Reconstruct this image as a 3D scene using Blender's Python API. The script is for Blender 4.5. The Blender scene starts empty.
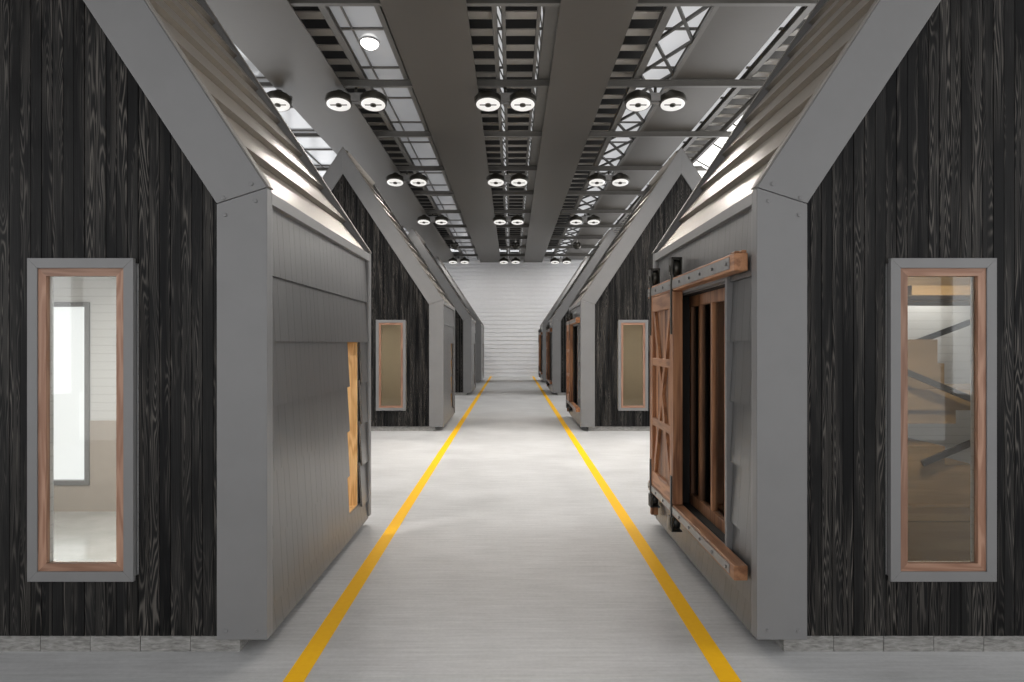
import bpy, bmesh, math, random
from mathutils import Vector, Matrix
random.seed(7)
C = bpy.context.scene.collection
PI = math.pi
sc = bpy.context.scene

# ------------------------------------------------------------------ camera, world, exposure
F = 768.0                       # focal length in pixels of the 1024x682 frame
CAM_H = 2.0
cam_data = bpy.data.cameras.new('camera')
cam_data.sensor_width = 36.0
cam_data.lens = 36.0 * F / 1024.0
cam_data.shift_y = 3.0 / 1024.0
cam_data.clip_start = 0.05
cam_data.clip_end = 200
cam = bpy.data.objects.new('camera', cam_data)
C.objects.link(cam)
cam.location = (0, 0, CAM_H)
cam.rotation_euler = (PI / 2, 0, 0)
sc.camera = cam

world = bpy.data.worlds.new('world')
sc.world = world
world.use_nodes = True
bg = world.node_tree.nodes['Background']
bg.inputs['Color'].default_value = (0.97, 0.98, 1.0, 1)
bg.inputs['Strength'].default_value = 1.42

sc.view_settings.view_transform = 'Standard'
sc.view_settings.look = 'None'
sc.view_settings.gamma = 1.0
sc.view_settings.use_curve_mapping = False
sc.view_settings.exposure = 0.0

SPOT_POWER = 440.0
SIDE_WINDOW_E = 2.3
SKY_LEFT_E, SKY_RIGHT_E, SKY_BRIGHT_E = 0.15, 0.5, 2.6

# ------------------------------------------------------------------ materials
def new_mat(name):
    m = bpy.data.materials.new(name)
    m.use_nodes = True
    nt = m.node_tree
    p = nt.nodes['Principled BSDF']
    return m, nt, p

def N(nt, t, **kw):
    n = nt.nodes.new(t)
    for k, v in kw.items():
        if hasattr(n, k):
            setattr(n, k, v)
        else:
            n.inputs[k.replace('_', ' ')].default_value = v
    return n

def ramp(nt, fac, stops):
    r = nt.nodes.new('ShaderNodeValToRGB')
    el = r.color_ramp.elements
    while len(el) < len(stops):
        el.new(0.5)
    for e, (p, c) in zip(el, stops):
        e.position = p
        e.color = (c[0], c[1], c[2], 1) if isinstance(c, (tuple, list)) else (c, c, c, 1)
    nt.links.new(fac, r.inputs['Fac'])
    return r.outputs['Color']

def math_n(nt, op, a, b=None):
    n = nt.nodes.new('ShaderNodeMath')
    n.operation = op
    for i, v in enumerate((a, b)):
        if v is None:
            continue
        if isinstance(v, (int, float)):
            n.inputs[i].default_value = v
        else:
            nt.links.new(v, n.inputs[i])
    return n.outputs[0]

def mix_col(nt, fac, a, b, mode='MIX'):
    n = nt.nodes.new('ShaderNodeMix')
    n.data_type = 'RGBA'
    n.blend_type = mode
    for sock, v in ((n.inputs[0], fac), (n.inputs[6], a), (n.inputs[7], b)):
        if isinstance(v, (int, float)):
            sock.default_value = v
        elif isinstance(v, (tuple, list)):
            sock.default_value = (v[0], v[1], v[2], 1)
        else:
            nt.links.new(v, sock)
    return n.outputs[2]

def pos_scaled(nt, sx, sy, sz, jitter=0.0):
    g = nt.nodes.new('ShaderNodeNewGeometry')
    mp = nt.nodes.new('ShaderNodeMapping')
    mp.inputs['Scale'].default_value = (sx, sy, sz)
    nt.links.new(g.outputs['Position'], mp.inputs['Vector'])
    if jitter:
        at = nt.nodes.new('ShaderNodeAttribute')
        at.attribute_name = 'rnd'
        v = nt.nodes.new('ShaderNodeVectorMath')
        v.operation = 'ADD'
        cx = nt.nodes.new('ShaderNodeCombineXYZ')
        s = math_n(nt, 'MULTIPLY', at.outputs['Fac'], jitter)
        for i in range(3):
            nt.links.new(s, cx.inputs[i])
        nt.links.new(mp.outputs[0], v.inputs[0])
        nt.links.new(cx.outputs[0], v.inputs[1])
        return v.outputs[0], at.outputs['Fac']
    return mp.outputs[0], None

def noise(nt, vec, scale, detail=3, rough=0.5, dist=0.0):
    n = N(nt, 'ShaderNodeTexNoise', Scale=scale, Detail=detail, Roughness=rough, Distortion=dist)
    nt.links.new(vec, n.inputs['Vector'])
    return n.outputs['Fac']

def bump(nt, p, h, strength=0.2, dist=0.01):
    b = N(nt, 'ShaderNodeBump', Strength=strength, Distance=dist)
    nt.links.new(h, b.inputs['Height'])
    nt.links.new(b.outputs[0], p.inputs['Normal'])

def plain(name, col, rough=0.5, metal=0.0, var=0.08, scale=6.0, emit=None, strength=0.0, spec=0.5, stretch=(1, 1, 1)):
    m, nt, p = new_mat(name)
    v, _ = pos_scaled(nt, *stretch)
    n = noise(nt, v, scale, 4, 0.6)
    c = ramp(nt, n, [(0.25, tuple(max(0, x * (1 - var)) for x in col)), (0.75, tuple(min(1, x * (1 + var)) for x in col))])
    nt.links.new(c, p.inputs['Base Color'])
    p.inputs['Roughness'].default_value = rough
    p.inputs['Metallic'].default_value = metal
    p.inputs['Specular IOR Level'].default_value = spec
    if emit:
        p.inputs['Emission Color'].default_value = (*emit, 1)
        p.inputs['Emission Strength'].default_value = strength
    return m

def mat_wood(name, dark, light, axis='z', rough=0.5, ring=40.0, tint=0.35):
    """Grain running along one world axis; each board (attribute rnd) has its own cut."""
    m, nt, p = new_mat(name)
    sc_ = {'z': (9, 9, 0.9), 'y': (9, 0.9, 9), 'x': (0.9, 9, 9)}[axis]
    v, rnd = pos_scaled(nt, *sc_, jitter=17.0)
    n = noise(nt, v, 1.2, 2, 0.45, 0.3)
    rings = math_n(nt, 'SINE', math_n(nt, 'MULTIPLY', n, ring))
    rings = math_n(nt, 'MULTIPLY_ADD', rings, 0.5)
    rings.node.inputs[2].default_value = 0.5
    fine_s = {'z': (120, 120, 3), 'y': (120, 3, 120), 'x': (3, 120, 120)}[axis]
    v2, _ = pos_scaled(nt, *fine_s, jitter=5.0)
    fine = noise(nt, v2, 1.0, 3, 0.6)
    f = math_n(nt, 'ADD', math_n(nt, 'MULTIPLY', rings, 0.45), math_n(nt, 'MULTIPLY', fine, 0.55))
    c = ramp(nt, f, [(0.2, dark), (0.75, light)])
    wn = N(nt, 'ShaderNodeTexWhiteNoise', noise_dimensions='1D')
    nt.links.new(rnd, wn.inputs['W'])
    k = ramp(nt, wn.outputs['Value'], [(0.0, 1 - tint), (1.0, 1.0)])
    c = mix_col(nt, 1.0, c, k, 'MULTIPLY')
    nt.links.new(c, p.inputs['Base Color'])
    p.inputs['Roughness'].default_value = rough
    bump(nt, p, f, 0.25, 0.002)
    return m

def mat_charred():
    m, nt, p = new_mat('charred_larch_boards')
    v, rnd = pos_scaled(nt, 17, 17, 0.9, jitter=31.0)
    n = noise(nt, v, 1.0, 1, 0.4, 0.25)
    s = math_n(nt, 'SINE', math_n(nt, 'MULTIPLY', n, 130.0))
    s = math_n(nt, 'MULTIPLY_ADD', s, 0.5)
    s.node.inputs[2].default_value = 0.5
    s = math_n(nt, 'POWER', s, 3.0)
    # where the grain shows: long patches, on some boards more than others
    v2, _ = pos_scaled(nt, 9, 9, 0.7, jitter=57.0)
    patch = noise(nt, v2, 1.0, 3, 0.55)
    pm = ramp(nt, patch, [(0.44, 0.0), (0.62, 1.0)])
    g = math_n(nt, 'MULTIPLY', s, pm)
    v3, _ = pos_scaled(nt, 160, 160, 2.5, jitter=3.0)
    fine = noise(nt, v3, 1.0, 3, 0.6)
    wn = N(nt, 'ShaderNodeTexWhiteNoise', noise_dimensions='1D')
    nt.links.new(rnd, wn.inputs['W'])
    v4, _ = pos_scaled(nt, 1.2, 1.2, 0.9, jitter=9.0)
    cloud = noise(nt, v4, 1.6, 3, 0.6)
    base = ramp(nt, wn.outputs['Value'], [(0.0, (0.0032, 0.0032, 0.0035)), (1.0, (0.013, 0.0125, 0.012))])
    base = mix_col(nt, 1.0, base, ramp(nt, cloud, [(0.3, 0.55), (0.7, 1.6)]), 'MULTIPLY')
    base = mix_col(nt, 1.0, base, ramp(nt, fine, [(0.3, 0.6), (0.7, 1.4)]), 'MULTIPLY')
    c = mix_col(nt, math_n(nt, 'MULTIPLY', g, 0.75), base, (0.125, 0.113, 0.10))
    nt.links.new(c, p.inputs['Base Color'])
    r = ramp(nt, cloud, [(0.3, 0.38), (0.7, 0.6)])
    nt.links.new(r, p.inputs['Roughness'])
    p.inputs['Specular IOR Level'].default_value = 0.12
    h = math_n(nt, 'ADD', g, math_n(nt, 'MULTIPLY', fine, 0.5))
    bump(nt, p, h, 0.35, 0.003)
    return m

def mat_shingle():
    m, nt, p = new_mat('grey_siding')
    v, rnd = pos_scaled(nt, 60, 60, 1.5, jitter=7.0)
    n = noise(nt, v, 1.0, 3, 0.55)
    wn = N(nt, 'ShaderNodeTexWhiteNoise', noise_dimensions='1D')
    nt.links.new(rnd, wn.inputs['W'])
    c = ramp(nt, n, [(0.3, (0.092, 0.090, 0.088)), (0.7, (0.114, 0.111, 0.108))])
    c = mix_col(nt, 1.0, c, ramp(nt, wn.outputs['Value'], [(0.0, 0.93), (1.0, 1.05)]), 'MULTIPLY')
    nt.links.new(c, p.inputs['Base Color'])
    p.inputs['Roughness'].default_value = 0.30
    p.inputs['Specular IOR Level'].default_value = 0.65
    bump(nt, p, n, 0.12, 0.002)
    return m

def mat_floor():
    m, nt, p = new_mat('polished_concrete')
    v, _ = pos_scaled(nt, 1, 1, 1)
    big = noise(nt, v, 0.9, 5, 0.6)
    v2, _ = pos_scaled(nt, 2.0, 26, 1)
    streak = noise(nt, v2, 1.0, 4, 0.6)
    small = noise(nt, v, 28, 4, 0.7)
    f = math_n(nt, 'ADD', math_n(nt, 'MULTIPLY', big, 0.45), math_n(nt, 'ADD', math_n(nt, 'MULTIPLY', streak, 0.35), math_n(nt, 'MULTIPLY', small, 0.2)))
    c = ramp(nt, f, [(0.38, (0.41, 0.41, 0.41)), (0.62, (0.60, 0.60, 0.60))])
    nt.links.new(c, p.inputs['Base Color'])
    r = ramp(nt, big, [(0.3, 0.42), (0.7, 0.6)])
    nt.links.new(r, p.inputs['Roughness'])
    bump(nt, p, f, 0.08, 0.004)
    return m

def mat_plinth():
    m, nt, p = new_mat('weathered_plinth_blocks')
    v, rnd = pos_scaled(nt, 14, 14, 60, jitter=11.0)
    n = noise(nt, v, 1.0, 5, 0.65, 0.4)
    c = ramp(nt, n, [(0.3, (0.14, 0.135, 0.125)), (0.7, (0.36, 0.35, 0.33))])
    nt.links.new(c, p.inputs['Base Color'])
    p.inputs['Roughness'].default_value = 0.8
    bump(nt, p, n, 0.4, 0.004)
    return m

def mat_glass(name='clear_glass', tint=(0.93, 0.95, 0.94)):
    m = bpy.data.materials.new(name)
    m.use_nodes = True
    nt = m.node_tree
    nt.nodes.remove(nt.nodes['Principled BSDF'])
    out = nt.nodes['Material Output']
    tr = N(nt, 'ShaderNodeBsdfTransparent')
    tr.inputs[0].default_value = (*tint, 1)
    gl = N(nt, 'ShaderNodeBsdfGlossy')
    gl.inputs['Roughness'].default_value = 0.02
    fr = N(nt, 'ShaderNodeFresnel', IOR=1.5)
    v, _ = pos_scaled(nt, 1, 1, 1)
    mx = N(nt, 'ShaderNodeMixShader')
    nt.links.new(fr.outputs[0], mx.inputs[0])
    nt.links.new(tr.outputs[0], mx.inputs[1])
    nt.links.new(gl.outputs[0], mx.inputs[2])
    nt.links.new(mx.outputs[0], out.inputs[0])
    return m

def mat_emit(name, col, strength):
    m, nt, p = new_mat(name)
    v, _ = pos_scaled(nt, 1, 1, 1)
    n = noise(nt, v, 2.0, 2)
    c = ramp(nt, n, [(0.3, tuple(x * 0.97 for x in col)), (0.7, col)])
    nt.links.new(c, p.inputs['Emission Color'])
    p.inputs['Base Color'].default_value = (0.3, 0.3, 0.3, 1)
    p.inputs['Emission Strength'].default_value = strength
    p.inputs['Roughness'].default_value = 0.15
    return m

def mat_lined(name, col, line, pitch, axis='z', rough=0.6):
    """Painted boards: a thin darker joint at each pitch along one axis."""
    m, nt, p = new_mat(name)
    g = nt.nodes.new('ShaderNodeNewGeometry')
    s = nt.nodes.new('ShaderNodeSeparateXYZ')
    nt.links.new(g.outputs['Position'], s.inputs[0])
    f = math_n(nt, 'FRACT', math_n(nt, 'DIVIDE', s.outputs['XYZ'.index(axis.upper())], pitch))
    c = ramp(nt, f, [(0.0, line), (0.07, line), (0.12, col)])
    nt.links.new(c, p.inputs['Base Color'])
    p.inputs['Roughness'].default_value = rough
    bump(nt, p, f, 0.1, 0.01)
    return m

M = dict(
    trim=plain('grey_painted_trim', (0.185, 0.182, 0.180), 0.42, var=0.05, scale=3.0),
    eave=plain('grey_eave_board', (0.24, 0.235, 0.23), 0.38, var=0.05),
    charred=mat_charred(),
    shingle=mat_shingle(),
    sheath=plain('dark_sheathing', (0.03, 0.028, 0.026), 0.8),
    roof=plain('brushed_roof_metal', (0.27, 0.243, 0.21), 0.42, metal=0.75, var=0.06, scale=1.0, stretch=(1, 30, 1)),
    roof_trim=plain('roof_verge_trim', (0.20, 0.185, 0.168), 0.6, metal=0.0, var=0.06),
    floor=mat_floor(),
    line=plain('yellow_floor_paint', (1.0, 0.52, 0.004), 0.6, var=0.05, scale=20, spec=0.15),
    plinth=mat_plinth(),
    frame_wood=mat_wood('oiled_cedar', (0.30, 0.145, 0.085), (0.46, 0.26, 0.17), 'z', 0.45),
    frame_wood_h=mat_wood('oiled_cedar_across', (0.30, 0.145, 0.085), (0.46, 0.26, 0.17), 'x', 0.45),
    barn=mat_wood('barn_timber', (0.22, 0.085, 0.035), (0.58, 0.27, 0.125), 'z', 0.5, ring=14, tint=0.6),
    barn_h=mat_wood('barn_timber_along', (0.26, 0.105, 0.045), (0.54, 0.26, 0.125), 'y', 0.5, ring=18, tint=0.3),
    jamb=mat_wood('pine_jamb', (0.55, 0.30, 0.10), (0.80, 0.52, 0.24), 'z', 0.5, tint=0.1),
    ply=mat_wood('plywood', (0.20, 0.135, 0.065), (0.28, 0.195, 0.105), 'x', 0.55, ring=12, tint=0.35),
    steel=plain('bare_steel', (0.32, 0.31, 0.30), 0.38, metal=0.8, var=0.15, scale=12),
    black=plain('black_metal', (0.02, 0.02, 0.02), 0.4, var=0.1),
    rod=plain('dark_handrail', (0.03, 0.026, 0.024), 0.5),
    panel=plain('ceiling_panel_grey', (0.066, 0.058, 0.048), 0.42, var=0.05, scale=4, stretch=(1, 6, 1)),
    beam=plain('beam_grey', (0.12, 0.113, 0.102), 0.45, var=0.08),
    truss=plain('dark_truss_steel', (0.06, 0.057, 0.052), 0.45),
    slat=plain('louvre_slat', (0.36, 0.335, 0.30), 0.5, var=0.08),
    deck=plain('dark_roof_deck', (0.02, 0.018, 0.016), 0.8),
    sky_l=mat_emit('skylight_pane_dim', (0.93, 0.95, 1.0), SKY_LEFT_E),
    sky_r=mat_emit('skylight_pane', (0.97, 0.98, 1.0), SKY_RIGHT_E),
    sky_b=mat_emit('skylight_pane_sunny', (1.0, 0.99, 0.97), SKY_BRIGHT_E),
    side_w=mat_emit('side_daylight_pane', (0.97, 0.98, 1.0), SIDE_WINDOW_E),
    rear_w=mat_emit('frosted_daylight_pane', (1.0, 1.0, 1.0), 0.82),
    glass=mat_glass(),
    roller=plain('white_roller_sheet', (0.74, 0.74, 0.75), 0.3, var=0.03),
    hallwall=plain('hall_wall_paint', (0.45, 0.45, 0.45), 0.7),
    white_in=mat_lined('white_boarded_wall', (0.56, 0.555, 0.55), (0.47, 0.465, 0.46), 0.09),
    tan_in=plain('tan_wainscot', (0.36, 0.315, 0.275), 0.6, var=0.04),
    beige_in=plain('beige_interior', (0.50, 0.44, 0.35), 0.7, var=0.04),
    in_floor=plain('glossy_cabin_floor', (0.42, 0.42, 0.41), 0.12, var=0.15, scale=2.5),
    housing=plain('lamp_housing', (0.07, 0.065, 0.055), 0.32, metal=0.7, var=0.1),
    lens=mat_emit('lit_lens', (1.0, 0.97, 0.92), 0.75),
    lens_ring=mat_emit('lit_reflector', (1.0, 0.95, 0.88), 0.32),
    in_lamp=mat_emit('interior_lamp', (1.0, 0.85, 0.65), 3.0),
)

# ------------------------------------------------------------------ mesh builder
class MB:
    def __init__(self, s=1):
        self.bm = bmesh.new()
        self.lay = self.bm.faces.layers.float.new('rnd')
        self.s = s                      # -1 mirrors X (cabins of the opposite row)
    def _finish(self, verts_faces, r):
        for f in verts_faces:
            f[self.lay] = r
    def poly(self, base, vec, r=None):
        """prism: polygon 'base' (3D points) swept by vec"""
        if r is None: r = random.random()
        s = self.s
        a = [self.bm.verts.new((s * p[0], p[1], p[2])) for p in base]
        b = [self.bm.verts.new((s * (p[0] + vec[0]), p[1] + vec[1], p[2] + vec[2])) for p in base]
        n = len(a)
        fs = [self.bm.faces.new(a), self.bm.faces.new(b[::-1])]
        for i in range(n):
            fs.append(self.bm.faces.new((a[i], b[i], b[(i + 1) % n], a[(i + 1) % n])))
        self._finish(fs, r)
    def box(self, x0, x1, y0, y1, z0, z1, r=None):
        self.poly([(x0, y0, z0), (x1, y0, z0), (x1, y0, z1), (x0, y0, z1)], (0, y1 - y0, 0), r)
    def hexa(self, p, r=None):
        """8 corners: 4 of one side, 4 of the other in the same order"""
        if r is None: r = random.random()
        v = [self.bm.verts.new((self.s * q[0], q[1], q[2])) for q in p]
        fs = [self.bm.faces.new(v[:4]), self.bm.faces.new(v[4:][::-1])]
        for i in range(4):
            j = (i + 1) % 4
            fs.append(self.bm.faces.new((v[i], v[i + 4], v[j + 4], v[j])))
        self._finish(fs, r)
    def bar(self, a, b, w, d, up=(0, 0, 1), r=None):
        """rectangular bar from a to b, w wide across 'up', d deep along 'up'"""
        a, b, up = Vector(a), Vector(b), Vector(up)
        t = (b - a).normalized()
        sd = t.cross(up).normalized()
        u = sd.cross(t).normalized()
        o = [sd * sx * w / 2 + u * su * d / 2 for sx, su in ((-1, -1), (1, -1), (1, 1), (-1, 1))]
        self.hexa([tuple(a + q) for q in o] + [tuple(b + q) for q in o], r)
    def cyl(self, a, b, r0, r1=None, n=20, r=None):
        a, b = Vector(a), Vector(b)
        if r1 is None: r1 = r0
        t = (b - a).normalized()
        up = Vector((0, 0, 1)) if abs(t.z) < 0.9 else Vector((1, 0, 0))
        sd = t.cross(up).normalized(); u = sd.cross(t)
        if r is None: r = random.random()
        A, B = [], []
        for i in range(n):
            an = 2 * PI * i / n
            q = sd * math.cos(an) + u * math.sin(an)
            p, w = a + q * r0, b + q * r1
            A.append(self.bm.verts.new((self.s * p.x, p.y, p.z)))
            B.append(self.bm.verts.new((self.s * w.x, w.y, w.z)))
        fs = [self.bm.faces.new(A), self.bm.faces.new(B[::-1])]
        for i in range(n):
            f = self.bm.faces.new((A[i], B[i], B[(i + 1) % n], A[(i + 1) % n]))
            f.smooth = True
            fs.append(f)
        self._finish(fs, r)
    def lathe(self, prof, n=32, center=(0, 0, 0)):
        rings = []
        for (rad, z) in prof:
            rings.append([self.bm.verts.new((center[0] + rad * math.cos(2 * PI * i / n), center[1] + rad * math.sin(2 * PI * i / n), center[2] + z)) for i in range(n)])
        for k in range(len(rings) - 1):
            for i in range(n):
                f = self.bm.faces.new((rings[k][i], rings[k][(i + 1) % n], rings[k + 1][(i + 1) % n], rings[k + 1][i]))
                f.smooth = True
        self.bm.faces.new(rings[0][::-1]); self.bm.faces.new(rings[-1])
    def build(self, name, mat, parent=None, bevel=0.0, label=None):
        bmesh.ops.recalc_face_normals(self.bm, faces=self.bm.faces[:])
        me = bpy.data.meshes.new(name)
        self.bm.to_mesh(me); self.bm.free()
        me.materials.append(mat)
        o = bpy.data.objects.new(name, me)
        C.objects.link(o)
        if parent: o.parent = parent
        if bevel:
            b = o.modifiers.new('bevel', 'BEVEL')
            b.width = bevel; b.segments = 2; b.limit_method = 'ANGLE'
        if label: o['label'] = label
        return o

def thing(name, label, cat, loc=(0, 0, 0), group=None):
    o = bpy.data.objects.new(name, None)
    C.objects.link(o)
    o.location = loc
    o['label'] = label; o['category'] = cat
    if group: o['group'] = group
    return o
def tag(o, label, cat, group=None, kind=None):
    o['label'] = label; o['category'] = cat
    if group: o['group'] = group
    if kind: o['kind'] = kind
    return o
def struct(o, label=None, cat=None):
    o['kind'] = 'structure'
    if label: o['label'] = label
    if cat: o['category'] = cat
    return o
def copy_tree(o, parent=None):
    c = o.copy(); C.objects.link(c); c.parent = parent
    for ch in list(o.children): copy_tree(ch, c)
    return c

# ------------------------------------------------------------------ hall shell
Y_BACK, Y_END = -6.0, 47.4
m = MB(); m.box(-9.2, 9.2, Y_BACK, Y_END + 0.6, -0.2, 0.0)
struct(m.build('floor', M['floor']), 'pale grey polished concrete floor of the hall', 'floor')

# corrugated white end wall, profile swept across the hall
m = MB()
prof = []
z = -0.02; pitch = 0.25
while z < 7.6:
    prof += [(0.0, z), (0.0, z + 0.16), (0.06, z + 0.175), (0.06, z + 0.235)]
    z += pitch
pts = [(-9.2, Y_END + d, zz) for d, zz in prof] + [(-9.2, Y_END + 0.2, z), (-9.2, Y_END + 0.2, -0.02)]
m.poly(pts, (18.4, 0, 0))
struct(m.build('wall_back', M['roller']), 'white ribbed roller shutter wall closing the far end', 'wall')

for side, s in (('left', -1), ('right', 1)):
    m = MB()
    x0, x1 = sorted((s * 9.0, s * 9.2))
    m.box(x0, x1, Y_BACK, Y_END + 0.2, 0, 1.0)
    m.box(x0, x1, Y_BACK, Y_END + 0.2, 5.2, 8.0)
    for i in range(14):
        yy = Y_BACK + i * (Y_END - Y_BACK) / 13
        m.box(x0, x1, yy - 0.15, yy + 0.15, 1.0, 5.2)
    struct(m.build('wall_' + side, M['hallwall']))
n_win = 0
for s in (-1, 1):
    n_win += 1
    m = MB()
    x0, x1 = sorted((s * 9.08, s * 9.12))
    for i in range(13):
        ya = Y_BACK + i * (Y_END - Y_BACK) / 13 + 0.15
        yb = Y_BACK + (i + 1) * (Y_END - Y_BACK) / 13 - 0.15
        m.box(x0, x1, ya, yb, 1.0, 5.2)
    struct(m.build('window_%d' % n_win, M['side_w']))
m = MB(); m.box(-9.2, 9.2, Y_BACK, Y_END + 0.2, 7.9, 8.0)
struct(m.build('ceiling', M['deck']))

# ------------------------------------------------------------------ cabins
HW, DEP = 2.305, 3.65           # half width, depth
EAVE, PEAK = 3.01, 6.51
SL = (PEAK - EAVE) / HW         # rise over run
TH = math.atan(SL)
TW = 0.325                      # trim width
COURSES = [0.09, 0.285, 0.72, 1.16, 1.595, 2.03, 2.465, 2.90]

def gable_z(u, drop=0.0):
    return PEAK - SL * abs(u) - drop / math.cos(TH)

def make_planks(s, y0, yb, front=True):
    """vertical boards of a gable wall, window opening left free"""
    m = MB(s)
    pitch = 0.0695
    n = int(2 * (HW - 0.2) / pitch)
    x = -n * pitch / 2
    for i in range(n):
        a, b = x + i * pitch + 0.0022, x + (i + 1) * pitch - 0.0022
        d = random.uniform(0, 0.004)
        zt0, zt1 = gable_z(a, 0.2), gable_z(b, 0.2)
        r = random.random()
        segs = [(0.11, None)]
        hits = front and b > WU0 + 0.03 and a < WU1 - 0.03
        if hits: segs = [(0.11, WZ0 + 0.03), (WZ1 - 0.03, None)]
        for z0, z1 in segs:
            if z1 is None:
                base = [(a, y0 + d, z0), (b, y0 + d, z0), (b, y0 + d, zt1), (a, y0 + d, zt0)]
                if a < 0 < b: base.insert(3, (0, y0 + d, gable_z(0, 0.2)))
            else:
                base = [(a, y0 + d, z0), (b, y0 + d, z0), (b, y0 + d, z1), (a, y0 + d, z1)]
            m.poly(base, (0, yb - y0 - d, 0), r)
    return m

WU0, WU1, WZ0, WZ1 = 0.76, 1.443, 0.47, 2.553    # window outer frame

def rect_frame(m, u0, u1, z0, z1, w, y0, y1, which='all', mitre=True):
    """mitred rectangular frame in the XZ plane"""
    o = [(u0, z0), (u1, z0), (u1, z1), (u0, z1)]
    i = [(u0 + w, z0 + w), (u1 - w, z0 + w), (u1 - w, z1 - w), (u0 + w, z1 - w)]
    for k in range(4):
        if which != 'all' and k not in which: continue
        l = (k + 1) % 4
        m.poly([(o[k][0], y0, o[k][1]), (o[l][0], y0, o[l][1]), (i[l][0], y0, i[l][1]), (i[k][0], y0, i[k][1])], (0, y1 - y0, 0))

def wall_with_hole(m, u0, u1, z0, z1, h, y0, y1):
    if h is None:
        m.box(u0, u1, y0, y1, z0, z1); return
    a, b, c, d = h
    m.box(u0, a, y0, y1, z0, z1); m.box(b, u1, y0, y1, z0, z1)
    m.box(a, b, y0, y1, z0, c); m.box(a, b, y0, y1, d, z1)

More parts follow.
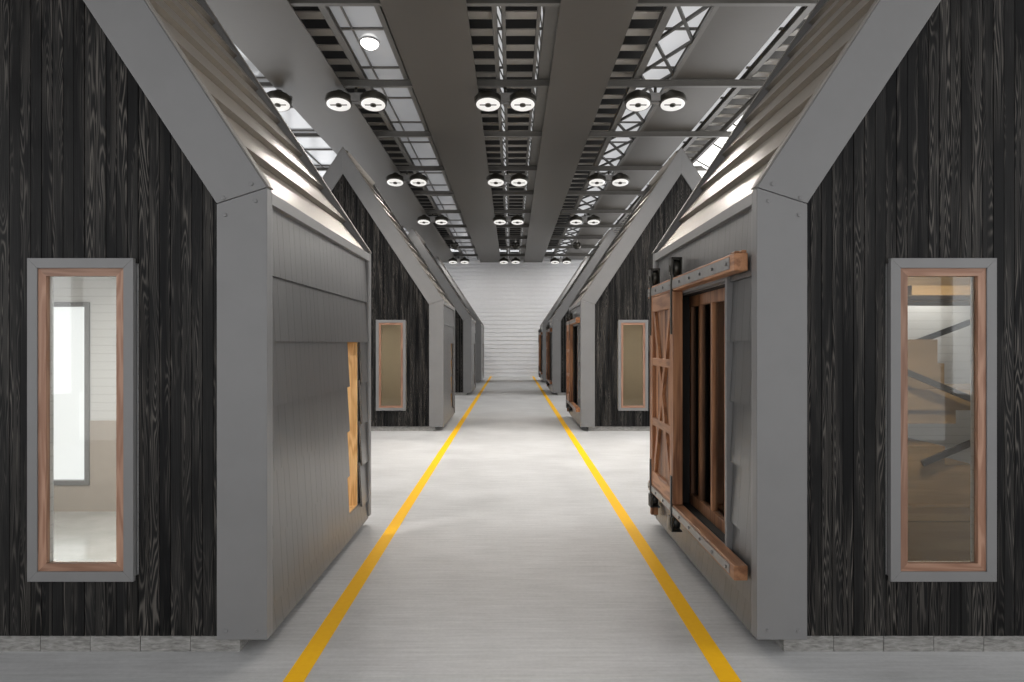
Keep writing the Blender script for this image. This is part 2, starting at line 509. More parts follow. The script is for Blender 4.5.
def cabin(side, y0, label, near=False):
    s = 1 if side == 'left' else -1          # u grows towards the aisle
    cx = -3.88 if side == 'left' else 3.88
    root = thing('gabled_cabin', label, 'cabin', (cx, y0, 0), 'cabins along the left side of the aisle' if s == 1 else 'cabins along the right side of the aisle')
    Pn = lambda: MB(s)
    sliding = s == -1
    # plinth
    m = Pn()
    nb = 13; L = (HW - 0.19) * 2 / nb
    for i in range(nb):
        m.box(-HW + 0.19 + i * L + 0.002, -HW + 0.19 + (i + 1) * L - 0.002, 0.05 + random.uniform(0, .004), 0.2, 0, 0.12)
    nd = 10; L = (DEP - 0.3) / nd
    for sd in (-1, 1):
        for i in range(nd):
            a, b = sorted((sd * (HW - 0.19), sd * (HW - 0.30)))
            m.box(a, b, 0.2 + i * L + 0.002, 0.2 + (i + 1) * L - 0.002, 0, 0.10)
    m.build('plinth', M['plinth'], root)
    # floor of the cabin and its inner shell
    m = Pn(); m.box(-HW + 0.1, HW - 0.1, 0.08, DEP - 0.08, 0.10, 0.16)
    m.build('cabin_floor', M['in_floor'], root)
    inner = M['beige_in'] if not near else M['white_in']
    m = Pn()
    hole = (WU0 + 0.10, WU1 - 0.10, WZ0 + 0.10, WZ1 - 0.10)
    wall_with_hole(m, -HW + 0.1, HW - 0.08, 0.16, 3.0, hole, 0.06, 0.12)
    rear = None if sliding else (-1.443 + 0.02, -0.76 - 0.02, 0.47, 2.44)
    wall_with_hole(m, -HW + 0.1, HW - 0.08, 0.16, 3.0, rear, DEP - 0.14, DEP - 0.08)
    m.box(-HW + 0.06, -HW + 0.12, 0.12, DEP - 0.14, 0.16, 3.0)
    m.box(-HW + 0.1, HW - 0.08, 0.12, DEP - 0.14, 2.93, 3.0)
    # aisle side sheathing with its opening
    if sliding: oa, ob, oz0, oz1 = 0.71, 2.42, 0.47, 2.465
    else: oa, ob, oz0, oz1 = 2.58, 3.21, 0.285, 2.03
    xs0, xs1 = HW - 0.13, HW - 0.065
    m.box(xs0, xs1, 0.12, oa, 0.10, 2.95); m.box(xs0, xs1, ob, DEP - 0.12, 0.10, 2.95)
    m.box(xs0, xs1, oa, ob, 0.10, oz0); m.box(xs0, xs1, oa, ob, oz1, 2.95)
    m.build('inner_wall', inner, root)
    if near and not sliding:
        m = Pn()
        m.box(-HW + 0.12, -1.443, DEP - 0.155, DEP - 0.14, 0.16, 1.16)
        m.box(-0.758, HW - 0.13, DEP - 0.155, DEP - 0.14, 0.16, 1.16)
        m.box(-1.425, -0.758, DEP - 0.155, DEP - 0.14, 0.16, 0.448)
        m.box(-HW + 0.12, -HW + 0.13, 0.12, DEP - 0.155, 0.16, 1.16)
        m.build('wainscot', M['tan_in'], root, label='tan lower wall panelling')
    # gable cladding: front and back
    make_planks(s, 0.03, 0.06).build('front_cladding', M['charred'], root)
    make_planks(s, DEP - 0.06, DEP - 0.03, front=False).build('rear_cladding', M['charred'], root) if False else None
    m = Pn()
    base = [(-HW + 0.1, 0.061, 0.11), (-HW + 0.1, 0.061, 3.0), (-HW + 0.1, 0.061, gable_z(HW - 0.1, 0.25)), (0, 0.061, gable_z(0, 0.25)), (HW - 0.1, 0.061, gable_z(HW - 0.1, 0.25)), (HW - 0.1, 0.061, 3.0)]
    g = [(-HW + 0.12, 3.0), (HW - 0.12, 3.0), (0, PEAK - 0.45)]
    m.poly([(a, 0.062, b) for a, b in g], (0, 0.05, 0))
    g2 = [(-HW + 0.05, 0.11), (HW - 0.05, 0.11), (HW - 0.05, 2.9), (0, PEAK - 0.3), (-HW + 0.05, 2.9)]
    # rear gable wall, split around the rear window
    wall_with_hole(m, -HW + 0.05, HW - 0.05, 0.11, 3.0, rear, DEP - 0.08, DEP - 0.04)
    m.poly([(q, DEP - 0.08, w) for q, w in [(-HW + 0.12, 3.0), (HW - 0.12, 3.0), (0, PEAK - 0.3)]], (0, 0.04, 0))
    # outer side wall away from the aisle
    m.box(-HW + 0.02, -HW + 0.06, 0.1, DEP - 0.1, 0.10, 2.95)
    m.build('outer_wall', M['sheath'], root)

    # corner posts and verge boards (mitred where they meet)
    mu, mz = HW - TW, 2.905                     # inner end of the mitre at the eave
    for yf, yb in ((0.0, 0.10), (DEP - 0.10, DEP)):
        for sd in (1, -1):
            m = Pn()
            m.poly([(sd * (HW - TW), yf, 0.097), (sd * HW, yf, 0.097), (sd * HW, yf, EAVE - 0.004), (sd * mu, yf, mz - 0.004)], (0, yb - yf, 0))
            if yf == 0.0:
                for bu, bz in ((HW - 0.07, 0.155), (HW - TW + 0.06, 0.155), (HW - 0.075, 2.92), (HW - TW + 0.055, 2.83)):
                    m.cyl((sd * bu, -0.008, bz), (sd * bu, 0.004, bz), 0.014, n=8)
            m.build('corner_post', M['trim'], root, bevel=0.004)
            m = Pn()
            top_in = gable_z(0, TW - 0.03)
            m.poly([(sd * HW, yf, EAVE), (0, yf, PEAK), (0, yf, PEAK - (EAVE + SL * HW - (mz + SL * mu))), (sd * mu, yf, mz)], (0, yb - yf, 0))
            if yf == 0.0:
                for bu, bz in ((HW - 0.10, 3.03), (HW - TW + 0.045, 2.94)):
                    m.cyl((sd * bu, -0.008, bz), (sd * bu, 0.004, bz), 0.014, n=8)
            m.build('verge_board', M['trim'], root, bevel=0.004)

    # roof: lapped metal courses on both slopes
    m = Pn()
    nrm = Vector((math.sin(TH), 0, math.cos(TH)))
    tdir = Vector((-math.cos(TH), 0, math.sin(TH)))       # up the slope
    total = HW / math.cos(TH)
    step = 0.365 / math.sin(TH)
    for sd in (1, -1):
        k = 0; a = 0.0
        while a < total - 0.01:
            b = min(a + step, total)
            P0 = Vector((HW, 0, EAVE)) + tdir * a - nrm * 0.025      # lower edge, lifted
            P1 = Vector((HW, 0, EAVE)) + tdir * b - nrm * 0.075      # upper edge, tucked in
            P2 = P1 - nrm * 0.06; P3 = P0 - nrm * 0.11
            if sd == 1 or True:
                q = [P0, P1, P2, P3]
                m.poly([(sd * p.x, 0.10, p.z) for p in q], (0, DEP - 0.20, 0))
            a += step; k += 1
    m.build('roof', M['roof'], root)
    for yf, yb in ((-0.004, 0.104), (DEP - 0.104, DEP + 0.004)):
        m = Pn()
        for sd in (1, -1):
            A = Vector((HW + 0.003, 0, EAVE)); B = Vector((0, 0, PEAK + 0.005))
            m.poly([(sd * A.x, yf, A.z), (0, yf, B.z), (0, yf, B.z + 0.012), (sd * (A.x + 0.006), yf, A.z + 0.006)], (0, yb - yf, 0))
        m.build('roof_edge', M['roof_trim'], root)

    # lapped siding on the aisle side
    m = Pn()
    XO = HW - 0.012
    for ci in range(len(COURSES) - 1):
        z0, z1 = COURSES[ci], COURSES[ci + 1]
        spans = [(0.102, DEP - 0.102)]
        if sliding:
            if z1 <= 0.285: pass
            elif z0 >= 2.46: pass
            else: spans = [(0.102, oa - 0.05), (ob + 0.05, DEP - 0.102)]
            if z0 < 0.3 < z1: z_split = 0.42; spans_low = [(0.102, DEP - 0.102)]
        else:
            if z0 >= 0.28 and z1 <= 2.04: spans = [(0.102, oa), (ob, DEP - 0.102)]
        for ya, yb_ in spans:
            y = ya; first = True
            while y < yb_ - 0.01:
                w = random.choice((0.12, 0.16, 0.16, 0.2))
                if first: w = random.uniform(0.06, 0.16); first = False
                e = min(y + w, yb_)
                if yb_ - e < 0.06: e = yb_
                j = 0.0
                xo0, xo1 = XO + j, XO - 0.028 + j
                zb = z0 - 0.012
                zt = z1 + 0.02
                g = 0.0013
                m.hexa([(xo0, y + g, zb), (xo0, e - g, zb), (xo0 - 0.018, e - g, zb), (xo0 - 0.018, y + g, zb),
                        (xo1, y + g, zt), (xo1, e - g, zt), (xo1 - 0.018, e - g, zt), (xo1 - 0.018, y + g, zt)])
                y = e
    if sliding:  # the short infill under the sill of the sliding door
        y = oa - 0.05
        while y < ob + 0.04:
            e = min(y + 0.25, ob + 0.05)
            m.box(XO - 0.03, XO - 0.012, y + 0.0015, e - 0.0015, 0.27, oz0 - 0.05)
            y = e
    m.build('siding', M['shingle'], root)
    # eave board along the aisle, corner strips
    m = Pn()
    m.box(HW - 0.06, HW + 0.0, 0.10, DEP - 0.10, 2.915, 2.995)
    m.box(HW - 0.06, HW - 0.004, 0.10, 0.125, 0.10, 2.915)
    m.box(HW - 0.06, HW - 0.004, DEP - 0.125, DEP - 0.10, 0.10, 2.915)
    m.build('eave_board', M['eave'], root, bevel=0.003)

    # front window
    def window(ua, ub, yo, yi, out=-1, wood=True, zb=WZ0, zt=WZ1):
        m = Pn(); rect_frame(m, ua, ub, zb, zt, 0.064 if wood else 0.05, yo, yi)
        fr = m.build('window_frame', M['trim'], root, bevel=0.002)
        lo, hi = sorted((yo - out * 0.012, yi))
        for kk in range(4 if wood else 0):
            m = Pn(); rect_frame(m, ua + 0.0645, ub - 0.0645, WZ0 + 0.0645, WZ1 - 0.0645, 0.05, lo, hi, (kk,))
            m.build('wooden_stile' if kk in (1, 3) else 'wooden_rail', M['frame_wood' if kk in (1, 3) else 'frame_wood_h'], fr)
        ym = (lo + hi) / 2 + 0.03 * (-out)
        return fr, ym
    fr, ym = window(WU0, WU1, 0.0, 0.055)
    m = Pn(); m.box(WU0 + 0.11, WU1 - 0.11, 0.040, 0.046, WZ0 + 0.11, WZ1 - 0.11)
    m.build('glass', M['glass'], fr)
    if not sliding:
        fr, ym = window(-1.443, -0.76, DEP - 0.15 - 0.02, DEP - 0.01, wood=False, zb=0.45, zt=2.46)
        m = Pn(); m.box(-1.443 + 0.045, -0.76 - 0.045, DEP - 0.09, DEP - 0.08, 0.495, 2.415)
        m.build('frosted_glass', M['rear_w'] if near else M['tan_in'], fr)

    if not sliding:
        # narrow opening lined with pine
        m = Pn()
        xa, xb = HW - 0.42, HW - 0.066
        m.box(xa, xb, ob - 0.001, ob + 0.03, oz0, oz1)
        m.box(xa, xb, oa - 0.03, oa + 0.001, oz0, oz1)
        m.box(xa, xb, oa, ob, oz1 - 0.001, oz1 + 0.03)
        m.box(xa, xb, oa, ob, oz0 - 0.03, oz0 + 0.001)
        m.build('opening_lining', M['jamb'], root, label='pale pine lining of the narrow side opening')
    else:
        sliding_door(root, s, oa, ob, oz0, oz1, near)
    return root

def sliding_door(root, s, oa, ob, oz0, oz1, near):
    Pn = lambda: MB(s)
    X = lambda x: HW + 1.575 - x              # |world x| -> u
    # casing
    m = Pn()
    xa, xb = X(1.70), X(1.565)
    m.box(xa, xb, oa - 0.05, oa, oz0 - 0.05, oz1 + 0.05)
    m.box(xa, xb, ob, ob + 0.05, oz0 - 0.05, oz1 + 0.05)
    m.box(xa, xb, oa, ob, oz1, oz1 + 0.05)
    m.box(xa, xb, oa, ob, oz0 - 0.05, oz0)
    m.build('door_casing', M['trim'], root, bevel=0.003)
    # glazed inner door
    m = Pn()
    la_, lb_ = X(1.80), X(1.63)
    m.box(la_, lb_, oa - 0.004, oa + 0.012, oz0, oz1); m.box(la_, lb_, ob - 0.012, ob + 0.004, oz0, oz1)
    m.box(la_, lb_, oa, ob, oz1 - 0.012, oz1 + 0.004); m.box(la_, lb_, oa, ob, oz0 - 0.004, oz0 + 0.012)
    m.build('door_lining', M['sheath'], root)  # dark boards put the shadow of the door opening into the colour
    m = Pn()
    xa, xb = X(1.735), X(1.70)
    ys = [oa + 0.0, oa + 0.43, oa + 0.86, oa + 1.28, ob - 0.08]
    for y in ys: m.box(xa, xb, y + 0.013, y + 0.07 if y != ys[-1] else ob - 0.013, oz0 + 0.013, oz1 - 0.013)
    for z0_ in (oz0 + 0.013, oz1 - 0.113): m.box(xa - 0.004, xb + 0.004, oa + 0.013, ob - 0.013, z0_, z0_ + 0.1)
    gd = m.build('glazed_door', M['barn'], root, bevel=0.003)
    m = Pn(); m.box(X(1.728), X(1.723), oa + 0.03, ob - 0.03, oz0 + 0.05, oz1 - 0.05)
    m.build('glass', M['glass'], gd)
    m = Pn()
    y = oa + 0.014
    while y < ob - 0.13:
        m.box(X(1.79), X(1.76), y, y + 0.118, 0.5, 2.44); y += 0.12
    m.build('timber_screen', M['barn'], root, label='upright brown boards behind the glazed door')
    # timber rails with steel straps
    for nm, za, zb in (('upper_rail', 2.49, 2.61), ('lower_rail', 0.42, 0.52)):
        m = Pn()
        ra, rb = 0.185, 3.40
        m.box(X(1.575), X(1.482), ra, rb, za, zb)
        if nm == 'upper_rail':
            m.box(X(1.57), X(1.535), ra + 0.01, ra + 0.12, zb, zb + 0.02)
            m.box(X(1.525), X(1.49), ra + 0.01, ra + 0.12, zb, zb + 0.014)
        rl = m.build(nm, M['barn_h'], root, bevel=0.006)
        m = Pn()
        m.box(X(1.482), X(1.474), ra + 0.10, rb, za + 0.02, zb - 0.02)
        for i in range(9):
            yy = ra + 0.16 + i * 0.37
            m.cyl((X(1.474), yy, (za + zb) / 2), (X(1.462), yy, (za + zb) / 2), 0.012, n=8)
        m.build('steel_strap', M['steel'], rl)
    # door leaf
    la, lb, lz0, lz1 = 2.11, 3.30, 0.525, 2.485
    m = Pn()
    nb = 9; w = (lb - la) / nb
    for i in range(nb):
        m.box(X(1.565), X(1.515), la + i * w + 0.001, la + (i + 1) * w - 0.008, lz0 + 0.005, lz1 - 0.005)
    leaf = m.build('barn_door', M['barn'], root, label='brown timber sliding barn door leaf with cross braces')
    for y in (la, lb - 0.15):
        m = Pn(); m.box(X(1.567), X(1.478), y, y + 0.15, lz0, lz1); m.build('stile', M['barn'], leaf, bevel=0.004)
    for z0_, z1_ in ((lz1 - 0.15, lz1), (1.775, 1.855), (1.15, 1.23), (lz0, lz0 + 0.14)):
        m = Pn(); m.box(X(1.515), X(1.480), la + 0.15, lb - 0.15, z0_, z1_); m.build('cross_rail', M['barn_h'], leaf, bevel=0.004)
    for k, (ya, yb_) in enumerate(((la + 0.19, lb - 0.19), (lb - 0.19, la + 0.19))):
        m = Pn()
        xx = X(1.500 if k == 0 else 1.5005)
        m.bar((xx, ya, lz0 + 0.14), (xx, yb_, lz1 - 0.15), 0.085, 0.028 + 0.002 * k, up=(1, 0, 0)); m.build('brace', M['barn'], leaf)
    # roller hangers above, wheel guides below
    for y in (la + 0.03, lb - 0.10):
        m = Pn()
        m.box(X(1.478), X(1.466), y, y + 0.05, 2.09, 2.72)
        m.cyl((X(1.55), y + 0.05, 2.70), (X(1.49), y + 0.05, 2.70), 0.085, n=20)
        m.cyl((X(1.49), y + 0.05, 2.70), (X(1.455), y + 0.05, 2.70), 0.03, n=12)
        m.box(X(1.478), X(1.466), y - 0.02, y + 0.12, 2.64, 2.80)
        m.box(X(1.565), X(1.555), y - 0.02, y + 0.12, 2.64, 2.80)
        m.box(X(1.565), X(1.466), y - 0.02, y + 0.12, 2.79, 2.80)
        m.build('roller_hanger', M['housing'], leaf)
        m = Pn()
        m.box(X(1.478), X(1.466), y, y + 0.05, 0.30, 0.78)
        m.cyl((X(1.55), y + 0.05, 0.35), (X(1.49), y + 0.05, 0.35), 0.062, n=20)
        m.box(X(1.478), X(1.466), y - 0.02, y + 0.12, 0.28, 0.40)
        m.box(X(1.565), X(1.466), y - 0.02, y + 0.12, 0.27, 0.28)
        m.build('wheel_guide', M['black'], leaf)
    m = Pn(); m.box(X(1.574), X(1.50), lb + 0.03, lb + 0.10, 0.16, 0.415); m.build('stop_block', M['barn'], root, bevel=0.004)

HY = [4.94, 17.6, 29.9, 39.5]
LL = ['charred black plank cabin whose tall window shows a white room with a rear window',
      'empty dark gabled cabin without barn door, behind the cabin with the pine-lined opening',
      'narrow sliver of gabled cabin, third from the camera in the row without barn doors',
      'last small cabin before the white ribbed wall in the row without barn doors']
RL = ['charred black plank cabin with timber barn door and plywood staircase behind its tall window',
      'dark gabled cabin with barn door, first one behind the staircase cabin, empty beige interior',
      'narrow sliver of gabled cabin with barn door, third from the camera in its row',
      'last small barn-door cabin before the white ribbed wall']
for i, y in enumerate(HY):
    cabin('left', y, LL[i], near=(i == 0))
    cabin('right', y, RL[i], near=(i == 0))

# ------------------------------------------------------------------ inside the near right cabin: staircase
st = thing('staircase', 'plywood switchback staircase with dark handrails inside the barn door cabin', 'staircase', (3.9, 6.9, 0.16))
def sbox(name, x0, x1, y0, y1, z0, z1, mat, **k):
    m = MB(); m.box(x0 - 3.9, x1 - 3.9, y0 - 6.9, y1 - 6.9, z0 - 0.16, z1 - 0.16)
    return m.build(name, M[mat], st, **k)
# lower flight enclosure: stepped plywood side
def stepped(name, x_l, ys, ye, steps, zbot, mat='ply'):
    m = MB()
    pts = [(x_l, zbot)]
    x = None
    for (xr, zt) in steps: pass
    base = [(x_l, zbot), (steps[-1][0], zbot)]
    for i in range(len(steps) - 1, -1, -1):
        xr, zt = steps[i]
        base.append((xr, zt))
        nx = steps[i - 1][0] if i > 0 else x_l
        base.append((nx, zt))
    m.poly([(a - 3.9, ys - 6.9, b - 0.16) for a, b in base], (0, ye - ys, 0))
    return m.build(name, M[mat], st)
stepped('upper_flight', 3.30, 6.75, 7.75, [(3.74, 2.04), (3.80, 1.83), (3.90, 1.62)], 1.30)
sbox('upper_landing', 3.30, 4.75, 6.72, 7.75, 1.42, 1.60, 'ply')
stepped('lower_flight', 3.30, 6.60, 7.75, [(3.72, 1.12), (3.98, 0.96), (4.10, 0.72)], 0.162)
sbox('landing_band', 3.28, 4.14, 6.5, 6.60, 0.50, 0.62, 'ply')
sbox('stair_cupboard', 3.28, 4.16, 6.5, 6.60, 0.162, 0.495, 'ply')
sbox('loft_floor', 3.28, 5.7, 6.3, 7.75, 2.40, 2.48, 'ply')
m = MB()
for i in range(6):
    m.box(3.28 - 3.9, 5.7 - 3.9, 6.95 - 6.9 + i * 0.13, 7.01 - 6.9 + i * 0.13, 2.22, 2.238 + 0.0)
m.build('loft_joist', M['ply'], st)
sbox('loft_chest', 3.28, 4.16, 6.5, 7.0, 2.49, 2.70, 'ply')
for a, b in (((3.80, 7.2, 2.02), (4.60, 7.2, 2.32)), ((3.35, 6.62, 1.78), (4.45, 6.62, 1.32)), ((3.50, 6.55, 0.98), (4.25, 6.55, 1.30)), ((3.9, 6.5, 0.78), (4.5, 6.5, 0.52))):
    m = MB(); m.bar(tuple(Vector(a) - Vector((3.9, 6.9, 0.16))), tuple(Vector(b) - Vector((3.9, 6.9, 0.16))), 0.03, 0.05)
    m.build('handrail', M['rod'], st)

# unseen ceiling lamps, added to light the cabin interiors
def added_inside_lamp(x, y, col, power, label):
    t = thing('ceiling_lamp', label, 'lamp', (x, y, 2.93))
    m = MB(); m.lathe([(0.17, -0.045), (0.19, -0.02), (0.19, 0.0)], 28); m.build('lamp_ring', M['housing'], t)
    m = MB(); m.lathe([(0.05, -0.06), (0.15, -0.05), (0.16, -0.046)], 28); m.build('diffuser', M['in_lamp'], t)
    L = bpy.data.lights.new('lamp_light', 'AREA'); L.shape = 'DISK'; L.size = 0.3; L.energy = power; L.color = col
    o = bpy.data.objects.new('lamp_light', L); C.objects.link(o); o.parent = t; o.location = (0, 0, -0.07)
added_inside_lamp(-3.7, 6.2, (1.0, 0.95, 0.90), 120, 'round ceiling lamp inside the white boarded cabin')
added_inside_lamp(4.5, 8.1, (1.0, 0.95, 0.9), 10, 'round ceiling lamp behind the staircase by the white boards')
added_inside_lamp(3.3, 5.6, (1.0, 0.82, 0.60), 30, 'round ceiling lamp between the window and the staircase')
for i in (1, 2, 3):
    for sx in (-1, 1):
        added_inside_lamp(sx * 3.3, HY[i] + 1.8, (1.0, 0.86, 0.70), 30, 'round ceiling lamp inside the %s cabin of the row %s barn doors' % (('second', 'third', 'last')[i - 1], 'with' if sx > 0 else 'without'))

# ------------------------------------------------------------------ lane lines
for sx, lab in ((-1, 'yellow floor line beside the cabins with smooth grey siding'), (1, 'yellow floor line beside the cabins with barn doors')):
    m = MB(); m.box(sx * 1.295 - 0.062, sx * 1.295 + 0.062, Y_BACK + 0.5, Y_END - 0.02, 0.0, 0.003)
    tag(m.build('lane_line', M['line']), lab, 'floor line', 'yellow lane lines')

# ------------------------------------------------------------------ ceiling build-up
def HX(r, h): return r * h
CY0, CY1 = 2.0, Y_END - 0.05
def slab(name, r0, r1, h, th, mat, y0=CY0, y1=CY1, **k):
    m = MB(); m.box(r0 * h, r1 * h, y0, y1, CAM_H + h, CAM_H + h + th)
    return m.build(name, M[mat], **k)
for r0, r1, h, lab in ((-0.925, -0.655, 5.03, 'long flat grey ceiling panel over the row of cabins without barn doors'),
                       (-0.386, -0.134, 5.03, 'long flat grey ceiling panel between the wide skylight and the middle louvres'),
                       (0.143, 0.368, 5.03, 'long flat grey ceiling panel between the middle louvres and the lattice truss'),
                       (0.613, 0.841, 5.20, 'recessed grey ceiling panel between the lattice truss and the thin bright skylight')):
    tag(slab('ceiling_baffle', r0, r1, h, 0.025, 'panel'), lab, 'ceiling panel', 'long ceiling panels', 'thing')

beam_y = [11.46 + 3.653 * n for n in range(-2, 10)]
bi = 0
for y in beam_y:
    bi += 1
    m = MB()
    z = CAM_H + 5.06
    m.box(-8.9, 8.9, y - 0.05, y + 0.05, z, z + 0.018)
    m.box(-8.9, 8.9, y - 0.012, y + 0.012, z + 0.018, z + 0.115)
    m.box(-8.9, 8.9, y - 0.05, y + 0.05, z + 0.115, z + 0.13)
    struct(m.build('trim_%d' % bi, M['beam']))

def louvre(r0, r1, lab, h=5.34):
    x0, x1 = r0 * h, r1 * h
    m = MB(); y = CY0
    t = thing('louvre_strip', lab, 'louvre', ((x0 + x1) / 2, CY0, CAM_H + h), 'louvre strips in the ceiling')
    w = (x1 - x0) / 2
    while y < CY1 - 0.5:
        yy = y - CY0
        m.hexa([(-w, yy, 0.0), (w, yy, 0.0), (w, yy, 0.02), (-w, yy, 0.02),
                (-w, yy + 0.42, 0.06), (w, yy + 0.42, 0.06), (w, yy + 0.42, 0.08), (-w, yy + 0.42, 0.08)])
        y += 0.69
    m.build('louvre_blades', M['slat'], t)
    m = MB()
    m.box(-w, w, 0, CY1 - CY0, 0.45, 0.5)
    m.build('backing', M['deck'], t)
louvre(-0.665, -0.575, 'dark louvre strip beside the wide dim skylight')
louvre(-0.134, -0.060, 'narrow louvre strip in the middle of the ceiling, beside the panel next to the skylight')
louvre(-0.020, 0.080, 'wider louvre strip in the middle of the ceiling between two thin bright slots')
louvre(0.362, 0.460, 'louvre strip beside the bright lattice truss')
louvre(0.905, 0.995, 'louvre strip outside the thin bright skylight over the barn door cabins')

def chord(r, h, w=0.06, d=0.12, lab=None):
    m = MB(); x = r * h
    z = CAM_H + h
    m.box(x - w / 2, x + w / 2, CY0, CY1, z, z + 0.015)
    m.box(x - 0.01, x + 0.01, CY0, CY1, z + 0.015, z + d - 0.012)
    m.box(x - w / 2, x + w / 2, CY0, CY1, z + d - 0.012, z + d)
    return m
nb = [bi]
def chord_s(*a, **k):
    nb[0] += 1
    struct(chord(*a, **k).build('trim_%d' % nb[0], M['beam']))
for r, h, w in ((-0.565, 5.2, 0.11), (-0.400, 5.2, 0.09), (-0.054, 5.2, 0.07), (-0.025, 5.2, 0.05), (0.082, 5.2, 0.05), (0.468, 5.2, 0.09), (0.607, 5.19, 0.08), (0.888, 5.2, 0.11), (1.0, 5.2, 0.08)):
    chord_s(r, h, w)

def skylight(x0, x1, z, mat, nm=[2], mull=(), z2=None):
    nm[0] += 1
    z2 = z if z2 is None else z2
    r = thing('window_%d' % nm[0], '', '', (0, 0, 0)); del r['label']; del r['category']; r['kind'] = 'structure'
    m = MB(); m.poly([(x0, CY0, z), (x1, CY0, z2), (x1, CY0, z2 + 0.02), (x0, CY0, z + 0.02)], (0, CY1 - CY0, 0))
    m.build('pane', M[mat], r)
    m = MB()
    y = CY0
    while y < CY1:
        m.poly([(x0, y, z - 0.03), (x1, y, z2 - 0.03), (x1, y, z2 - 0.002), (x0, y, z - 0.002)], (0, 0.07, 0)); y += 3.653 / 2
    for x in mull:
        zz = z + (z2 - z) * (x - x0) / (x1 - x0)
        m.box(x - 0.015, x + 0.015, CY0, CY1, zz - 0.031, zz - 0.003)
    m.build('glazing_bar', M['beam'], r)
H = 5.35
skylight(-0.552 * H, -0.405 * H, CAM_H + H, 'sky_l', mull=(-0.505 * H,))
skylight(-0.050 * H, -0.028 * H, CAM_H + H, 'sky_r')
skylight(0.084 * H, 0.098 * H, CAM_H + H, 'sky_r')
skylight(0.472 * H, 0.605 * H, CAM_H + H, 'sky_r')
skylight(0.845 * H, 0.880 * H, CAM_H + H, 'sky_r')
skylight(5.33, 8.9, 7.30, 'sky_b', mull=(6.2, 7.1, 8.0), z2=5.3)
skylight(-4.7, -6.3, 7.15, 'sky_l', mull=(-5.5,), z2=7.15)
skylight(-6.3, -8.9, 7.15, 'sky_l', mull=(-7.1, -8.0), z2=5.3)
m = MB(); m.box(0.099 * 5.2, 0.143 * 5.2, CY0, CY1, CAM_H + 5.2, CAM_H + 5.26)
tag(m.build('ceiling_baffle', M['beam']), 'narrow grey ceiling board beside the middle louvres', 'ceiling panel', 'long ceiling panels', 'thing')

# lattice truss under the wide right skylight, thin ones in the middle slots
def truss(r0, r1, h, lab, per, w, double=True):
    t = thing('lattice_truss', lab, 'truss', ((r0 + r1) / 2 * h, CY0, CAM_H + h))
    hw = (r1 - r0) / 2 * h
    m = MB(); y = 0.0; L = CY1 - CY0
    k = 0
    while y < L - per:
        m.bar((-hw, y, 0), (hw, y + per, 0.0), w, w)
        if double: m.bar((hw, y, 0.03), (-hw, y + per, 0.03), w, w)
        y += per
    m.build('diagonal', M['truss'], t)
    m = MB()
    for sx in (-1, 1): m.box(sx * hw - w / 2, sx * hw + w / 2, 0, L, -w / 2, w / 2)
    m.build('chord', M['beam'], t)
truss(0.478, 0.600, 5.24, 'wide lattice truss crossing in front of the white skylight', 1.62, 0.05)
truss(-0.047, -0.031, 5.25, 'thin zigzag truss in the bright slot beside the narrow middle louvres', 0.6, 0.02, False)
truss(0.085, 0.096, 5.25, 'thin zigzag truss in the bright slot beside the narrow grey board', 0.6, 0.02, False)

# ------------------------------------------------------------------ twin spotlights
SPD = bpy.data.lights.new('spot_beam', 'SPOT')
SPD.energy = SPOT_POWER; SPD.spot_size = math.radians(172); SPD.spot_blend = 1.0; SPD.shadow_soft_size = 0.2
SPD.color = (1.0, 0.94, 0.87)
def head_parts(parent, x, tilt, yaw=0.0):
    h = MB()
    h.lathe([(0.235, -0.02), (0.255, -0.02), (0.262, 0.0), (0.262, 0.115), (0.235, 0.145), (0.12, 0.155), (0.105, 0.165), (0.10, 0.245), (0.085, 0.262), (0.02, 0.265)], 36)
    hd = h.build('lamp_head', M['housing'], parent)
    hd.location = (x, 0, 0); hd.rotation_euler = (tilt, 0, yaw)
    m = MB(); m.lathe([(0.165, -0.024), (0.235, -0.024), (0.235, -0.0205), (0.165, -0.0205)], 36); m.build('reflector_ring', M['lens'], hd)
    m = MB(); m.lathe([(0.0001, -0.0235), (0.166, -0.0235), (0.166, -0.0206)], 36); m.build('lens', M['lens_ring'], hd)
    m = MB(); m.lathe([(0.03, -0.050), (0.06, -0.045), (0.06, -0.024)], 20)
    m.box(-0.165, -0.05, -0.012, 0.012, -0.034, -0.026); m.box(0.05, 0.165, -0.012, 0.012, -0.034, -0.026)
    m.build('bulb_cap', M['housing'], hd)
    m = MB()
    for sx in (-1, 1):
        m.bar((sx * 0.272, 0, 0.05), (sx * 0.272, 0, 0.15), 0.035, 0.01, up=(1, 0, 0))
        m.bar((sx * 0.272, 0, 0.15), (sx * 0.10, 0, 0.20), 0.03, 0.01, up=(1, 0, 0))
    m.build('yoke', M['steel'], hd)
    o = bpy.data.objects.new('spot_beam', SPD); C.objects.link(o); o.parent = hd; o.location = (0, 0, -0.08)
    return hd
def twin(loc, label):
    t = thing('twin_spotlight', label, 'spotlight', loc, 'twin spotlights under the ceiling')
    m = MB()
    m.box(-0.34, 0.34, -0.02, 0.02, 0.18, 0.21)
    m.box(-0.09, 0.09, -0.07, 0.07, 0.04, 0.17)
    m.box(-0.08, 0.08, -0.02, 0.02, -0.01, 0.03)
    m.build('bracket', M['steel'], t)
    m = MB(); m.cyl((0, 0, 0.22), (0, 0, 0.31), 0.03, n=12); m.build('hanger_rod', M['housing'], t)
    for x in (-0.34, 0.34): head_parts(t, x, math.radians(-15))
    return t
ROWS = [(-1, 'overhead'), (1, 'first'), (3, 'second'), (5, 'third'), (9, 'last')]  # overhead pair hangs out of view, added to light the near roofs
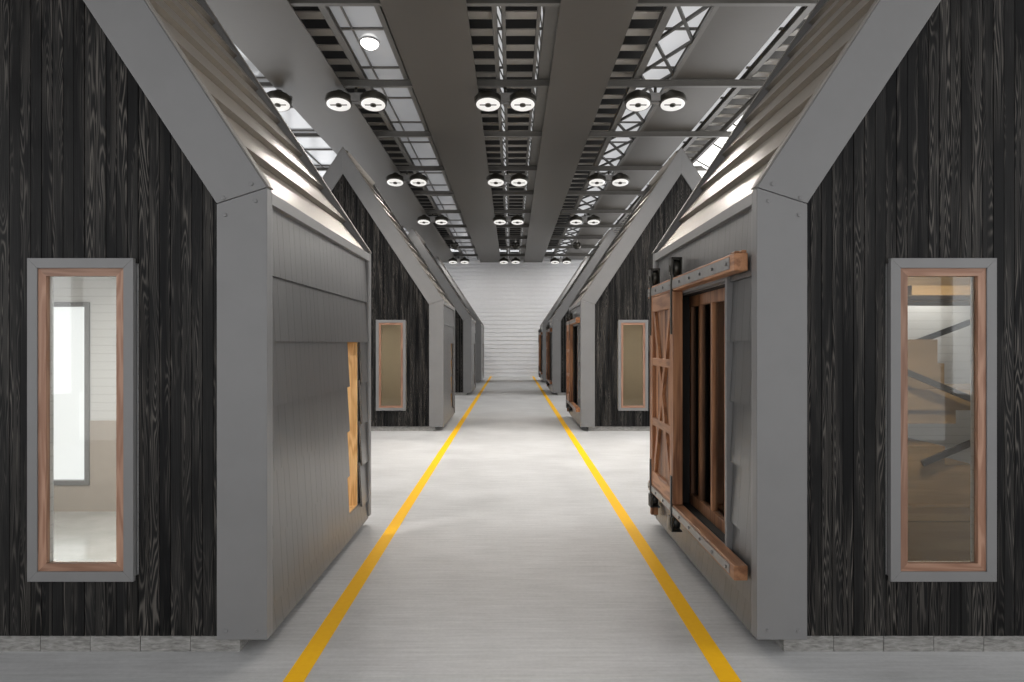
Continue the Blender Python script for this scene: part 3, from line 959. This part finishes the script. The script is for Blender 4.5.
GRP = [(-3.07, 'beside the wide dim skylight'), (-0.13, 'over the middle louvres'), (2.82, 'under the lattice truss')]
proto = None
for n, rn in ROWS:
    y = 11.46 + 3.653 * n
    if n == 3:
        for c in overhead.children_recursive:
            if c.type == 'LIGHT': c.data = c.data.copy(); c.data.energy = 80
    for x, gn in (GRP if n > 0 else GRP[1:2]):
        lab = 'twin spotlight %s, %s pair from the camera' % (gn, rn)
        loc = (x, y, CAM_H + 4.73)
        if proto is None:
            proto = overhead = twin(loc, lab)
        else:
            o = copy_tree(proto); o.location = loc; o['label'] = lab
o = copy_tree(proto); o.location = (-4.95, 11.46 + 3.653, CAM_H + 4.73); o['label'] = 'twin round spotlight half hidden behind the metal roof of the white boarded cabin'
# single heads aimed at the end wall
SPW = bpy.data.lights.new('wall_beam', 'SPOT')
SPW.energy = 480; SPW.spot_size = math.radians(60); SPW.spot_blend = 0.7; SPW.shadow_soft_size = 0.15; SPW.color = (1, 0.97, 0.93)
for x, gn in GRP:
    t = thing('wall_spotlight', 'single spotlight %s, turned to the white ribbed wall' % gn, 'spotlight', (x + 0.3, 11.46 + 3.653 * 7, CAM_H + 4.73), 'single spotlights turned to the end wall')
    hd = head_parts(t, 0, math.radians(64))
    hd.scale = (0.75, 0.75, 0.75)
    for ch in list(hd.children):
        if ch.type == 'LIGHT': ch.data = SPW
    m = MB(); m.cyl((0, -0.1, 0.1), (0, -0.1, 0.34), 0.03, n=12); m.build('hanger_rod', M['steel'], t)

# glowing dome standing for a lamp's reflection on the dim skylight glass
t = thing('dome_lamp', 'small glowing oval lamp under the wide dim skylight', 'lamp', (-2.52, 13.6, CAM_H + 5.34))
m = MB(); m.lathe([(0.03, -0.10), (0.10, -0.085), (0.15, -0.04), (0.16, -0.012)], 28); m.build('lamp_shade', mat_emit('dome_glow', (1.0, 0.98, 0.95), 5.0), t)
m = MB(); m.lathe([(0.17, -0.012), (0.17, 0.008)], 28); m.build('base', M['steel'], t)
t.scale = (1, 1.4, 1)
